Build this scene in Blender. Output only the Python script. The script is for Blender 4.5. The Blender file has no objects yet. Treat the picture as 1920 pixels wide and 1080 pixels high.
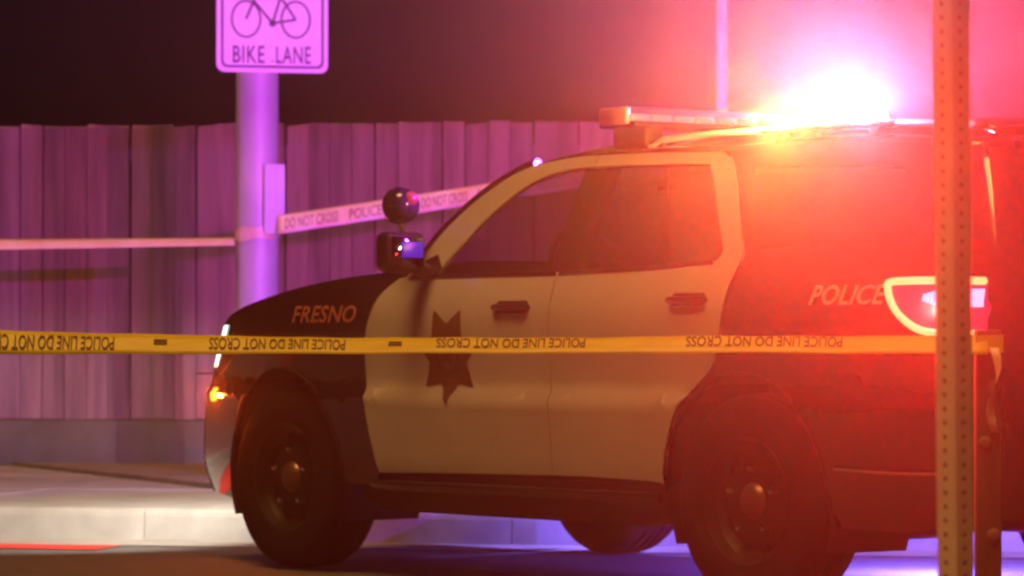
import bpy, bmesh, math, random
from mathutils import Vector, Matrix
random.seed(7)
R = math.radians
SC = bpy.context.scene
COL = SC.collection

# ------------------------------------------------------------------ camera, sky, sun, exposure
cam_d = bpy.data.cameras.new('camera'); cam = bpy.data.objects.new('camera', cam_d); COL.objects.link(cam)
cam.location = (0, 0, .95); cam.rotation_euler = (R(90) + math.atan(98 / 7000), 0, 0)
cam_d.sensor_width = 36; cam_d.lens = 36 * 7000 / 1920
cam_d.clip_start = .1; cam_d.clip_end = 500
cam_d.dof.use_dof = True; cam_d.dof.focus_distance = 11.3; cam_d.dof.aperture_fstop = 6.3
SC.camera = cam

world = bpy.data.worlds.new('World'); SC.world = world; world.use_nodes = True
wn = world.node_tree.nodes; wl = world.node_tree.links
bg = wn['Background']
sky = wn.new('ShaderNodeTexSky'); sky.sky_type = 'NISHITA'; sky.sun_disc = False
SUN_EL, SUN_AZ = R(70), R(214)          # azimuth: clockwise from +Y, light comes from the left of the camera
sky.sun_elevation = SUN_EL; sky.sun_rotation = SUN_AZ
wl.new(sky.outputs[0], bg.inputs[0]); bg.inputs[1].default_value = .00025

sun_d = bpy.data.lights.new('sun', 'SUN'); sun = bpy.data.objects.new('sun', sun_d); COL.objects.link(sun)
sun_d.energy = 2.1; sun_d.angle = R(24); sun_d.color = (1.0, .47, .12)
to_sun = Vector((math.sin(SUN_AZ) * math.cos(SUN_EL), math.cos(SUN_AZ) * math.cos(SUN_EL), math.sin(SUN_EL)))
sun.rotation_euler = to_sun.to_track_quat('Z', 'Y').to_euler()

SC.view_settings.view_transform = 'Standard'; SC.view_settings.look = 'None'
SC.view_settings.exposure = 0; SC.view_settings.gamma = 1
SC.render.engine = 'CYCLES'
cy = SC.cycles
cy.use_denoising = True; cy.denoising_prefilter = 'ACCURATE'; cy.denoising_quality = 'HIGH'; cy.volume_bounces = 0; cy.max_bounces = 6; cy.transparent_max_bounces = 24
cy.sample_clamp_indirect = 4; cy.use_adaptive_sampling = False; cy.pixel_filter_type = 'BLACKMAN_HARRIS'; cy.filter_width = 2.6
cy.caustics_reflective = False; cy.caustics_refractive = False

# ------------------------------------------------------------------ materials
MATS = {}
def pm(name, col, rough=.5, metal=0, coat=0, emit=None, es=0, spec=.5):
    m = bpy.data.materials.new(name); m.use_nodes = True
    b = m.node_tree.nodes['Principled BSDF']
    b.inputs['Base Color'].default_value = (*col, 1); b.inputs['Roughness'].default_value = rough
    b.inputs['Metallic'].default_value = metal; b.inputs['Coat Weight'].default_value = coat
    b.inputs['Coat Roughness'].default_value = .04; b.inputs['Specular IOR Level'].default_value = spec
    if emit: b.inputs['Emission Color'].default_value = (*emit, 1); b.inputs['Emission Strength'].default_value = es
    MATS[name] = m
    return m
def noisy(m, scale, lo, hi, detail=6, stretch=(1, 1, 1), bump=0, rnd=0, coord='Object', dist=.01):
    """vary the base colour between two values with noise, add fine relief and a value shift for each object"""
    nt = m.node_tree; n = nt.nodes; b = n['Principled BSDF']
    tc = n.new('ShaderNodeTexCoord'); mp = n.new('ShaderNodeMapping'); mp.inputs['Scale'].default_value = stretch
    no = n.new('ShaderNodeTexNoise'); no.inputs['Scale'].default_value = scale; no.inputs['Detail'].default_value = detail
    no.inputs['Roughness'].default_value = .65
    cr = n.new('ShaderNodeValToRGB')
    cr.color_ramp.elements[0].position = .3; cr.color_ramp.elements[1].position = .7
    cr.color_ramp.elements[0].color = (*lo, 1); cr.color_ramp.elements[1].color = (*hi, 1)
    nt.links.new(tc.outputs[coord], mp.inputs[0]); nt.links.new(no.outputs['Fac'], cr.inputs[0])
    out = cr.outputs[0]
    if rnd:
        oi = n.new('ShaderNodeObjectInfo')
        hs = n.new('ShaderNodeHueSaturation'); mr = n.new('ShaderNodeMapRange')
        mr.inputs['To Min'].default_value = 1 - rnd; mr.inputs['To Max'].default_value = 1 + rnd
        nt.links.new(oi.outputs['Random'], mr.inputs[0]); nt.links.new(mr.outputs[0], hs.inputs['Value'])
        nt.links.new(out, hs.inputs['Color']); out = hs.outputs[0]
        va = n.new('ShaderNodeVectorMath'); va.operation = 'ADD'
        sc = n.new('ShaderNodeMath'); sc.operation = 'MULTIPLY'; sc.inputs[1].default_value = 37.0
        nt.links.new(oi.outputs['Random'], sc.inputs[0]); nt.links.new(mp.outputs[0], va.inputs[0])
        nt.links.new(sc.outputs[0], va.inputs[1]); nt.links.new(va.outputs[0], no.inputs['Vector'])
    else:
        nt.links.new(mp.outputs[0], no.inputs['Vector'])
    nt.links.new(out, b.inputs['Base Color'])
    if bump:
        bp = n.new('ShaderNodeBump'); bp.inputs['Strength'].default_value = bump; bp.inputs['Distance'].default_value = dist
        nt.links.new(no.outputs['Fac'], bp.inputs['Height']); nt.links.new(bp.outputs[0], b.inputs['Normal'])
    return m
def glass_mat(name, tint, rough=.02, ior=1.45):
    m = bpy.data.materials.new(name); m.use_nodes = True; nt = m.node_tree; n = nt.nodes
    n.remove(n['Principled BSDF'])
    t = n.new('ShaderNodeBsdfTransparent'); t.inputs[0].default_value = (*tint, 1)
    g = n.new('ShaderNodeBsdfGlossy'); g.inputs['Roughness'].default_value = rough
    f = n.new('ShaderNodeFresnel'); ge = n.new('ShaderNodeNewGeometry'); mr = n.new('ShaderNodeMapRange')   # same reflectance from either face of a thin pane
    mr.inputs['To Min'].default_value = ior; mr.inputs['To Max'].default_value = 1 / ior
    nt.links.new(ge.outputs['Backfacing'], mr.inputs[0]); nt.links.new(mr.outputs[0], f.inputs[0])
    x = n.new('ShaderNodeMixShader')
    nt.links.new(f.outputs[0], x.inputs[0]); nt.links.new(t.outputs[0], x.inputs[1]); nt.links.new(g.outputs[0], x.inputs[2])
    nt.links.new(x.outputs[0], n['Material Output'].inputs[0]); MATS[name] = m
    return m
def emit_mat(name, col, s):
    return pm(name, (.02, .02, .02), .4, emit=col, es=s)

M = MATS
noisy(pm('asphalt', (.06, .06, .06), .8), 9, (.06, .058, .055), (.12, .112, .105), 10, bump=.5)
noisy(pm('concrete', (.4, .38, .34), .85), 3.2, (.21, .20, .18), (.34, .325, .295), 8, bump=.25)
noisy(pm('concrete_dark', (.2, .18, .16), .9), 3, (.10, .085, .07), (.17, .145, .12), 8, bump=.4)
noisy(pm('dirt', (.2, .16, .12), .95), 6, (.13, .10, .075), (.24, .19, .14), 9, bump=.8)
noisy(pm('wood_board', (.3, .22, .17), .85), 5, (.16, .085, .085), (.40, .225, .22), 8, (2.2, 2.2, .16), bump=.35, rnd=.2)
noisy(pm('wood_rail', (.2, .15, .12), .9), 5, (.13, .1, .08), (.22, .17, .13), 6, (.2, 2, 2))
noisy(pm('wood_post', (.3, .22, .14), .9), 7, (.08, .055, .035), (.17, .12, .07), 8, (2, 2, .25), bump=.5)
noisy(pm('galvanised', (.6, .6, .6), .55, .15), 4, (.52, .52, .53), (.68, .68, .68), 8, (1, 1, .5), bump=.08)
noisy(pm('post_steel', (.5, .48, .45), .5, .1), 14, (.72, .69, .64), (.90, .86, .80), 8, bump=.1)
noisy(pm('paint_white', (.74, .73, .70), .32, 0, .6), 2.5, (.58, .57, .54), (.66, .65, .62), 6)
noisy(pm('paint_black', (.007, .007, .007), .12, 0, .8), 3, (.005, .005, .005), (.009, .008, .008), 6)
pm('plastic_black', (.010, .010, .010), .6, spec=.2)
pm('plastic_gloss', (.012, .012, .012), .12, 0, .5)
noisy(pm('rubber', (.02, .02, .02), .95, spec=.1), 20, (.006, .006, .006), (.011, .010, .010), 6, bump=.2)
pm('steel_rim', (.010, .010, .010), .5, .1, spec=.3)
pm('hub_metal', (.20, .12, .07), .36, .6)
pm('chrome', (.8, .8, .8), .08, 1)
pm('gold', (.13, .075, .022), .6); pm('gold_dark', (.08, .045, .015), .6)
pm('letter_white', (.72, .70, .64), .5); pm('letter_red', (.55, .20, .12), .5)
pm('cloth', (.03, .028, .03), .9)
noisy(pm('tape_yellow', (.80, .66, .02), .4), 14, (.70, .56, .012), (.88, .74, .025), 7, (.35, 1, 2), bump=.5, dist=.004)
noisy(pm('tape_pale_lit', (.82, .70, .42), .4), 5, (.74, .46, .24), (.90, .82, .60), 6)  # yellow tape, its pale lit look put into the colour
pm('ink', (.10, .05, .012), .6); pm('ink_pale', (.26, .14, .10), .6)  # second ink is a lighter tone for the far tape
noisy(pm('sign_white', (.8, .8, .8), .35), 5, (.76, .76, .76), (.84, .84, .84), 5)
pm('sign_black', (.05, .045, .05), .5)
pm('red_flat', (.55, .03, .02), .6)
pm('mirror', (.12, .12, .2), .08, 1)
glass_mat('glass', (.45, .42, .45)); glass_mat('glass_dark', (.10, .09, .10), .02, 1.25); glass_mat('glass_clear', (.92, .92, .92))
glass_mat('lens_red', (.9, .25, .2))
emit_mat('led_red', (1, .07, .03), 8); emit_mat('led_amber', (1, .55, .16), 10); emit_mat('led_blue', (.30, .16, 1), 8)
emit_mat('led_dim', (1, .55, .45), .5); emit_mat('tail_ring', (1, .20, .07), 4.0); emit_mat('tail_inner', (1, .010, .10), .6)
emit_mat('reverse', (1, .45, .85), 1.5); emit_mat('turn', (1, .20, .005), 7); emit_mat('head_lens', (.8, 1, .85), 2.2)
emit_mat('mirror_blue', (.07, .008, 1), .45); emit_mat('blue_runner', (.25, .2, 1), 12); emit_mat('glint_red', (1, .02, .01), .5)

# ------------------------------------------------------------------ helpers
def link(name, me, mat=None, parent=None, smooth=False, ang=40):
    o = bpy.data.objects.new(name, me); COL.objects.link(o)
    if mat: me.materials.append(M[mat])
    if parent: o.parent = parent
    if smooth:
        me.shade_smooth(); me.set_sharp_from_angle(angle=R(ang))
    return o
def mesh(name, v, f):
    me = bpy.data.meshes.new(name); me.from_pydata([tuple(p) for p in v], [], f); me.update(); return me
def bmesh_out(name, bm):
    me = bpy.data.meshes.new(name); bm.to_mesh(me); bm.free(); return me
def empty(name, loc=(0, 0, 0), rz=0):
    o = bpy.data.objects.new(name, None); COL.objects.link(o); o.location = loc; o.rotation_euler = (0, 0, rz); return o
def tag(o, label, cat=None, group=None, kind=None):
    if label: o['label'] = label
    if cat: o['category'] = cat
    if group: o['group'] = group
    if kind: o['kind'] = kind
    return o
def box_bm(c, s, bev=0, seg=2, rot=None):
    bm = bmesh.new(); bmesh.ops.create_cube(bm, size=1)
    bmesh.ops.scale(bm, vec=s, verts=bm.verts)
    if bev: bmesh.ops.bevel(bm, geom=bm.edges[:], offset=bev, segments=seg, profile=.5, affect='EDGES')
    if rot: bmesh.ops.rotate(bm, cent=(0, 0, 0), matrix=rot, verts=bm.verts)
    bmesh.ops.translate(bm, vec=c, verts=bm.verts)
    return bm
def box(name, c, s, mat, parent=None, bev=0, seg=2, rot=None):
    return link(name, bmesh_out(name, box_bm(c, s, bev, seg, rot)), mat, parent, bool(bev), 50)
def tube_vf(path, rad, n=10, cap=True):
    path = [Vector(p) for p in path]; v = []; f = []
    rr = rad if isinstance(rad, (list, tuple)) else [rad] * len(path)
    up = None
    for i, p in enumerate(path):
        t = (path[min(i + 1, len(path) - 1)] - path[max(i - 1, 0)]).normalized()
        if up is None: up = Vector((0, 0, 1)) if abs(t.z) < .9 else Vector((1, 0, 0))
        a = t.cross(up).normalized(); b = a.cross(t).normalized(); up = b
        for k in range(n):
            q = 2 * math.pi * k / n; v.append(p + (a * math.cos(q) + b * math.sin(q)) * rr[i])
    for i in range(len(path) - 1):
        for k in range(n):
            f.append((i * n + k, i * n + (k + 1) % n, (i + 1) * n + (k + 1) % n, (i + 1) * n + k))
    if cap: f.append(tuple(range(n))[::-1]); f.append(tuple((len(path) - 1) * n + k for k in range(n)))
    return v, f
def tube(name, path, rad, mat, parent=None, n=10):
    return link(name, mesh(name, *tube_vf(path, rad, n)), mat, parent, True, 50)
def lathe_vf(prof, n=32, axis='Y'):
    """profile of (radius, along) pairs turned round the Y or Z axis"""
    v = []; f = []
    for (r, a) in prof:
        for k in range(n):
            q = 2 * math.pi * k / n
            v.append((r * math.cos(q), a, r * math.sin(q)) if axis == 'Y' else (r * math.cos(q), r * math.sin(q), a))
    for i in range(len(prof) - 1):
        for k in range(n): f.append((i * n + k, i * n + (k + 1) % n, (i + 1) * n + (k + 1) % n, (i + 1) * n + k))
    return v, f
def lathe(name, prof, mat, parent=None, n=32, axis='Y', loc=None, rot=None):
    bm = bmesh.new(); me = mesh(name, *lathe_vf(prof, n, axis)); bm.from_mesh(me); bpy.data.meshes.remove(me)
    bmesh.ops.remove_doubles(bm, verts=bm.verts, dist=1e-5); bmesh.ops.recalc_face_normals(bm, faces=bm.faces)
    o = link(name, bmesh_out(name, bm), mat, parent, True, 40)
    if loc: o.location = loc
    if rot: o.rotation_euler = rot
    return o
def crom(pts, k=6):
    """Catmull-Rom through the points"""
    out = []; P = [pts[0]] + list(pts) + [pts[-1]]
    for i in range(1, len(P) - 2):
        p0, p1, p2, p3 = P[i - 1:i + 3]
        for j in range(k):
            t = j / k
            out.append(tuple(.5 * (2 * b + (c - a) * t + (2 * a - 5 * b + 4 * c - d) * t * t + (3 * b - a - 3 * c + d) * t ** 3)
                             for a, b, c, d in zip(p0, p1, p2, p3)))
    out.append(tuple(pts[-1])); return out
def text_vf(body, bold=0, shear=0, space=1.0):
    """flat outline mesh of a word, fitted to a unit box in x and y"""
    c = bpy.data.curves.new('word', 'FONT'); c.body = body; c.offset = bold; c.shear = shear; c.resolution_u = 3; c.space_character = space
    c.fill_mode = 'FRONT'
    o = bpy.data.objects.new('word', c); COL.objects.link(o)
    dg = bpy.context.evaluated_depsgraph_get(); me = o.evaluated_get(dg).to_mesh()
    v = [(p.co.x, p.co.y) for p in me.vertices]; f = [tuple(q.vertices) for q in me.polygons]
    bpy.data.objects.remove(o); bpy.data.curves.remove(c)
    x0 = min(p[0] for p in v); x1 = max(p[0] for p in v); y0 = min(p[1] for p in v); y1 = max(p[1] for p in v)
    return [((p[0] - x0) / (x1 - x0), (p[1] - y0) / (y1 - y0)) for p in v], f
def ngon_prism(name, pts, d, mat, parent, bev=0):
    """2-D outline in local x,z extruded along +y by d"""
    n = len(pts)
    v = [(x, 0, z) for x, z in pts] + [(x, d, z) for x, z in pts]
    f = [tuple(range(n)), tuple(range(2 * n - 1, n - 1, -1))] + [(i, i + n, (i + 1) % n + n, (i + 1) % n) for i in range(n)]
    bm = bmesh.new(); me = mesh(name, v, f); bm.from_mesh(me); bpy.data.meshes.remove(me)
    bmesh.ops.recalc_face_normals(bm, faces=bm.faces)
    return link(name, bmesh_out(name, bm), mat, parent)
def rrect(w, h, r, n=5):
    p = []
    for cx, cz, a in ((w / 2 - r, h / 2 - r, 0), (-w / 2 + r, h / 2 - r, 90), (-w / 2 + r, -h / 2 + r, 180), (w / 2 - r, -h / 2 + r, 270)):
        for k in range(n + 1): q = R(a + 90 * k / n); p.append((cx + r * math.cos(q), cz + r * math.sin(q)))
    return p

def lamp(name, parent, loc, col, P, rad=.03, kind='POINT', rot=None, cone=None, blend=.3):
    l = bpy.data.lights.new(name, kind); o = bpy.data.objects.new(name, l); COL.objects.link(o); o.parent = parent
    o.location = loc; l.energy = P; l.color = col; l.shadow_soft_size = rad
    if rot: o.rotation_euler = rot
    if cone: l.spot_size = R(cone); l.spot_blend = blend
    return o

# ------------------------------------------------------------------ the setting
KA = R(14); KU = Vector((math.cos(KA), -math.sin(KA), 0)); KN = Vector((math.sin(KA), math.cos(KA), 0)); K0 = Vector((0, 17.3, 0))
def kp(s, n, z): p = K0 + KU * s + KN * n; return (p.x, p.y, z)
def strip(name, n0, z0, n1, z1, mat, s0=-26, s1=26, cuts=26):
    v = []; f = []
    for i in range(cuts + 1):
        s = s0 + (s1 - s0) * i / cuts; v += [kp(s, n0, z0), kp(s, n1, z1)]
        if i: f.append((2 * i - 2, 2 * i, 2 * i + 1, 2 * i - 1))
    o = link(name, mesh(name, v, f), mat); return tag(o, None, kind='structure')
g = link('ground', mesh('ground', [(-60, -12, -.004), (60, -12, -.004), (60, 90, -.004), (-60, 90, -.004)], [(0, 1, 2, 3)]), 'asphalt')
tag(g, 'brown lit dark asphalt road surface in the foreground', kind='structure')
strip('gutter', -.42, .001, 0, .004, 'concrete')
strip('red_strip', -.80, .002, -.44, .002, 'red_flat', -9, -1.75)  # flat red strip beside the gutter
# kerb stones, each its own piece, with a rounded top edge
kerb = tag(empty('kerb'), 'pale concrete kerb along the road behind the car', kind='structure')
def kerb_mesh(L):
    prof = [(0, -.02), (.012, .115), (.018, .135), (.032, .148), (.05, .152), (.16, .154), (.16, -.02)]
    v = [(0, y, z) for y, z in prof] + [(L, y, z) for y, z in prof]; n = len(prof)
    f = [(i, i + n, i + n + 1, i + 1) for i in range(n - 1)] + [tuple(range(n)), tuple(range(2 * n - 1, n - 1, -1))]
    bm = bmesh.new(); me = mesh('kerb_stone', v, f); bm.from_mesh(me); bmesh.ops.recalc_face_normals(bm, faces=bm.faces); bpy.data.meshes.remove(me)
    return bmesh_out('kerb_stone', bm)
km = kerb_mesh(1.796); km.materials.append(M['concrete'])
for i in range(-8, 9):
    o = bpy.data.objects.new('kerb_stone', km); COL.objects.link(o); o.parent = kerb
    o.location = kp(i * 1.8, random.uniform(-.003, .003), 0); o.rotation_euler = (0, 0, -KA)
# pavement slabs
pave = tag(empty('pavement'), 'pale concrete pavement between the kerb and the fence', kind='structure')
def slab(L, W):
    bm = box_bm((L / 2, W / 2, -.04), (L, W, .08), .006, 1); return bmesh_out('paving_slab', bm)
sm = slab(1.49, 1.74); sm.materials.append(M['concrete'])
for i in range(-10, 11):
    for j in range(4):
        o = bpy.data.objects.new('paving_slab', sm); COL.objects.link(o); o.parent = pave
        o.location = kp(i * 1.5, .165 + j * 1.75, .154 + .006 * j + random.uniform(-.002, .002)); o.rotation_euler = (.0034, 0, -KA)
# bare dirt strip in front of the fence foot
dv = [(-1.25, 19.0), (-2.2, 21.2), (-3.3, 23.6), (3.5, 22.5), (3.5, 21.4), (.2, 21.2)]
bm = bmesh.new(); vs = [bm.verts.new((x, y, .192)) for x, y in dv] ; bm.faces.new(vs)
r_ = bmesh.ops.extrude_face_region(bm, geom=bm.faces[:]); bmesh.ops.translate(bm, vec=(0, 0, -.1), verts=[e for e in r_['geom'] if isinstance(e, bmesh.types.BMVert)])
bmesh.ops.recalc_face_normals(bm, faces=bm.faces)
d = link('dirt_strip', bmesh_out('dirt_strip', bm), 'dirt'); tag(d, 'bare brown dirt strip at the foot of the fence', kind='structure')

# ------------------------------------------------------------------ fence and its low concrete base
FA = R(8); FU = Vector((math.cos(FA), -math.sin(FA), 0)); F0 = Vector((-2.85, 23.2, 0))
FZ0, FZ1 = .457, 2.285
fence = tag(empty('wooden_fence', F0, -FA), 'tall weathered wooden board fence lit magenta behind the police car', 'fence')
bw = .14
bmeshes = []
for k in range(8):
    h = FZ1 - FZ0 + random.uniform(-.012, .012); w = bw - random.uniform(.003, .010)
    bm = box_bm((0, 0, h / 2), (w, .018, h), .002, 1)
    for v in bm.verts:
        if v.co.z > h / 2:
            v.co.z += random.uniform(-.004, .004)
            if abs(v.co.x) > w / 2 - .01: v.co.z -= random.choice((0, .008, .018))
    me = bmesh_out('board', bm); me.materials.append(M['wood_board']); bmeshes.append(me)
for i in range(-38, 76):
    o = bpy.data.objects.new('board', random.choice(bmeshes)); COL.objects.link(o); o.parent = fence
    o.location = (i * bw, random.uniform(-.008, .008), FZ0 + random.uniform(0, .008))
    o.rotation_euler = (random.uniform(-.004, .004), random.uniform(-.004, .004), random.uniform(-.05, .05))
for z in (.62, 1.35, 2.10): box('rail', (2.6, .036, z), (16.4, .045, .09), 'wood_rail', fence)
for i in range(7): box('post', (-5 + 2.5 * i, .105, 1.2), (.09, .09, 2.1), 'wood_rail', fence)
base = tag(empty('concrete_base', F0, -FA), 'low dark concrete footing wall under the wooden fence', 'wall')
for i in range(-4, 7):
    L = 1.592 if i % 2 else 1.594
    box('block', (i * 1.6 + .35, .02, .225), (L, .16 + random.uniform(0, .008), .46), 'concrete_dark', base, .008, 1)

# ------------------------------------------------------------------ police car
CA = R(53)
car = tag(empty('police_car', (1.581, 13.772, 0), math.pi - CA), 'black and white police SUV with flashing roof lights', 'police car')
ZS = [.2, .40, .55, .70, .728, .768, .95, 1.08, 1.20, 1.24, 1.45, 1.68, 1.76]
YS = [.86, .945, .968, .982, .987, .964, .980, .975, .935, .915, .83, .715, .60]
def ip(x, xs, ys):
    if x <= xs[0]: return ys[0]
    for i in range(1, len(xs)):
        if x <= xs[i]: return ys[i - 1] + (ys[i] - ys[i - 1]) * (x - xs[i - 1]) / (xs[i] - xs[i - 1])
    return ys[-1]
_zz = crom(list(zip(ZS, YS)), 5); ZF = [p[0] for p in _zz]; YF = [p[1] for p in _zz]
def S(x, z):
    y = ip(z, ZF, YF)
    if x > 2.7: y -= .10 * ((x - 2.7) / .9) ** 2.2
    if x < -.3: y -= .09 * ((-.3 - x) / .9) ** 2
    return y
def panel(name, outline, mat, parent, holes=(), off=0, thick=.022, side=1, dx=.07, dz=.04, fn=None):
    bm = bmesh.new()
    for loop in [outline] + list(holes):
        vs = [bm.verts.new((x, 0, z)) for x, z in loop]
        for i in range(len(vs)): bm.edges.new((vs[i], vs[(i + 1) % len(vs)]))
    bmesh.ops.triangle_fill(bm, use_beauty=True, use_dissolve=False, edges=bm.edges[:], normal=(0, 1, 0))
    xs = [v.co.x for v in bm.verts]; zs = [v.co.z for v in bm.verts]
    for lo, hi, st, no in ((min(xs), max(xs), dx, (1, 0, 0)), (min(zs), max(zs), dz, (0, 0, 1))):
        k = math.ceil(lo / st)
        while k * st < hi:
            co = (k * st, 0, 0) if no[0] else (0, 0, k * st)
            bmesh.ops.bisect_plane(bm, geom=bm.verts[:] + bm.edges[:] + bm.faces[:], plane_co=co, plane_no=no, dist=1e-5)
            k += 1
    bmesh.ops.recalc_face_normals(bm, faces=bm.faces)
    if sum(f.normal.y * f.calc_area() for f in bm.faces) < 0: bmesh.ops.reverse_faces(bm, faces=bm.faces[:])
    for v in bm.verts: v.co.y = (fn or S)(v.co.x, v.co.z) + off
    if side < 0:
        for v in bm.verts: v.co.y = -v.co.y
        bmesh.ops.reverse_faces(bm, faces=bm.faces[:])
    o = link(name, bmesh_out(name, bm), mat, parent)
    o.data.shade_smooth()
    if thick:
        s = o.modifiers.new('s', 'SOLIDIFY'); s.thickness = thick; s.offset = -1
        e = o.modifiers.new('e', 'EDGE_SPLIT'); e.split_angle = R(45)
    return o

front_edge = crom([(2.128, 1.197), (2.228, 1.134), (2.275, 1.053), (2.311, .946), (2.322, .774), (2.300, .602), (2.252, .419)])
rear_edge = crom([(.444, .429), (.414, .541), (.377, .657), (.286, .764), (.165, .851), (.112, .946), (.090, 1.06), (.077, 1.155),
                  (.058, 1.23), (.066, 1.275), (.124, 1.366), (.225, 1.524), (.295, 1.605), (.35, 1.634), (.40, 1.642)])
top_line = crom([(.40, 1.642), (.702, 1.652), (1.025, 1.658), (1.254, 1.655), (1.48, 1.632), (1.623, 1.588), (1.777, 1.507), (1.896, 1.418),
                 (1.975, 1.338), (2.03, 1.27), (2.085, 1.201)])
win_top = crom([(.201, 1.233), (.176, 1.252), (.180, 1.281), (.237, 1.369), (.335, 1.508), (.392, 1.573), (.453, 1.597), (.835, 1.609), (1.1, 1.611)])
win_front = crom([(1.1, 1.611), (1.2, 1.609), (1.348, 1.594), (1.507, 1.547), (1.641, 1.467), (1.758, 1.365), (1.861, 1.258), (1.90, 1.206)])
SPL = 1.10
def arch(cx, a0, a1, r=.43, n=18):
    return [(cx + r * math.cos(R(a0 + (a1 - a0) * k / n)), .4 + r * math.sin(R(a0 + (a1 - a0) * k / n))) for k in range(n + 1)]
def shift(pts, dx): return [(x + dx, z) for x, z in pts]
fender_top = crom([(2.16, 1.219), (2.507, 1.202), (2.843, 1.167), (3.218, 1.103), (3.36, 1.07), (3.42, 1.048)])
nose = crom([(3.44, 1.03), (3.504, .945), (3.616, .83), (3.698, .667), (3.759, .527), (3.80, .40), (3.80, .29)])
roof_line = [(.40, 1.642), (0, 1.655), (-.45, 1.648), (-.8, 1.625), (-.93, 1.60)]
tail_line = crom([(-.93, 1.60), (-1.02, 1.44), (-1.12, 1.22), (-1.165, 1.05), (-1.17, .80), (-1.20, .72), (-1.20, .50), (-1.14, .34)], 4)
for side in (1, -1):
    front_door_o = [p for p in top_line if p[0] > SPL + .003] + front_edge + [(1.9, .428), (1.572, .434), (SPL + .003, .441), (SPL + .003, 1.206), (1.5, 1.205), (1.90, 1.206)] + win_front[::-1][1:]
    front_door_o = front_door_o[:-1] + [(SPL + .003, 1.611), (SPL + .003, 1.6575)]
    fd = panel('front_door', front_door_o, 'paint_white', car, side=side)
    rear_door_o = [p for p in rear_edge] + [p for p in top_line if p[0] < SPL - .006][1:] + [(SPL - .003, 1.6575), (SPL - .003, 1.611)] + \
        win_top[::-1][1:] + [(.615, 1.214), (SPL - .003, 1.206), (SPL - .003, .441), (.902, .443), (.51, .437)]
    rd = panel('rear_door', rear_door_o, 'paint_white', car, side=side)
    # glass of both doors and the black pillar between them
    panel('window_glass', [(1.16, 1.20), (1.905, 1.20)] + shift(win_front[::-1], .008)[1:-4] + [(1.16, 1.617)], 'glass', fd, off=-.012, thick=0, side=side)
    panel('window_glass', [(1.03, 1.20), (.615, 1.208), (.195, 1.227)] + shift(win_top[1:], -.006)[:-2] + [(1.03, 1.617)], 'glass_dark', rd, off=-.012, thick=0, side=side)
    panel('door_pillar', [(1.02, 1.19), (1.17, 1.19), (1.17, 1.622), (1.02, 1.622)], 'plastic_gloss', car, off=-.016, thick=.05, side=side)
    panel('window_seal', [(SPL + .01, 1.196), (1.92, 1.194), (1.90, 1.212), (SPL + .01, 1.214)], 'plastic_black', fd, off=.004, thick=.01, side=side)
    panel('window_seal', [(SPL - .01, 1.214), (.615, 1.222), (.215, 1.240), (.20, 1.224), (.615, 1.206), (SPL - .01, 1.196)], 'plastic_black', rd, off=.004, thick=.01, side=side)
    # front wing
    fo = shift(front_edge[::-1], .008) + fender_top + nose + [(3.35, .25)] + arch(2.946, -20, 184) + [(2.42, .37), (2.27, .375)]
    panel('front_wing', fo, 'paint_black', car, side=side)
    # rear quarter
    qo = shift(rear_edge, -.008) + roof_line[1:] + tail_line[1:] + [(-.75, .30), (-.44, .305)] + arch(0, 193, 0)
    qh = [(-.02, 1.27), (-.78, 1.30), (-.70, 1.50), (-.62, 1.555), (.17, 1.575), (.10, 1.44)]
    qp = panel('rear_quarter_panel', qo, 'paint_black', car, holes=[qh], side=side)
    panel('window_glass', [(-.04, 1.255), (-.80, 1.285), (-.71, 1.51), (-.63, 1.57), (.19, 1.588), (.11, 1.44)], 'glass_dark', qp, off=-.014, thick=0, side=side)
    # sill and step
    panel('sill', [(2.27, .41), (.45, .428), (.44, .285), (.60, .265), (2.30, .262), (2.44, .30), (2.42, .38)], 'plastic_black', car, off=-.02, thick=.05, side=side)
    tube('side_step', [(2.28, side * .955, .372), (2.2, side * .985, .372), (1.3, side * .995, .378), (.6, side * .985, .378), (.47, side * .95, .378)], .021, 'plastic_gloss', car, 8)
    # arch lips and wheel wells
    for cx in (0, 2.946):
        pts = [(x, side * (S(x, z) + .006), z) for x, z in arch(cx, -15 if cx else -2, 184 if cx else 192, .437)]
        tube('arch_lip', pts, .005, 'plastic_black', car, 8)
        v = []; f = []
        aa = arch(cx, -25, 205, .445, 16)
        for i, (x, z) in enumerate(aa):
            v += [(x, side * .93, z), (x, side * .55, z)]
            if i: f.append((2 * i - 2, 2 * i, 2 * i + 1, 2 * i - 1))
        link('wheel_well', mesh('wheel_well', v, f), 'plastic_black', car)
    # handles, with a recess plate behind
    for x0, x1, z, dr in ((1.215, 1.452, 1.075, fd), (.175, .40, 1.094, rd)):
        xm = (x0 + x1) / 2
        panel('handle_recess', [(x0 + .03, z - .024), (x1 - .03, z - .024), (x1, z), (x1 - .03, z + .026), (x0 + .03, z + .026), (x0, z)], 'plastic_gloss', dr, off=.003, thick=.004, side=side)
        tube('handle', [(x0 + .01, side * (S(xm, z) + .006), z), (x0 + .03, side * (S(xm, z) + .017), z + .002), (x1 - .03, side * (S(xm, z) + .017), z + .002), (x1 - .01, side * (S(xm, z) + .006), z)], .013, 'plastic_gloss', dr, 8)
    # star on the front door
    cx, cz, ra, rb = 1.750, .892, .196, .122
    star = []
    for k in range(14):
        q = -math.pi / 2 + k * math.pi / 7; r = ra if k % 2 == 0 else rb
        star.append((cx + r * math.cos(q) * 1.02, cz + r * math.sin(q)))
    st = panel('star_emblem', star, 'gold', car, off=.003, thick=.002, side=side)
    st['label'] = 'brown seven pointed star badge on the white front door'
    ring = [(cx + .074 * math.cos(2 * math.pi * k / 24), cz + .08 * math.sin(2 * math.pi * k / 24)) for k in range(24)]
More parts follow.
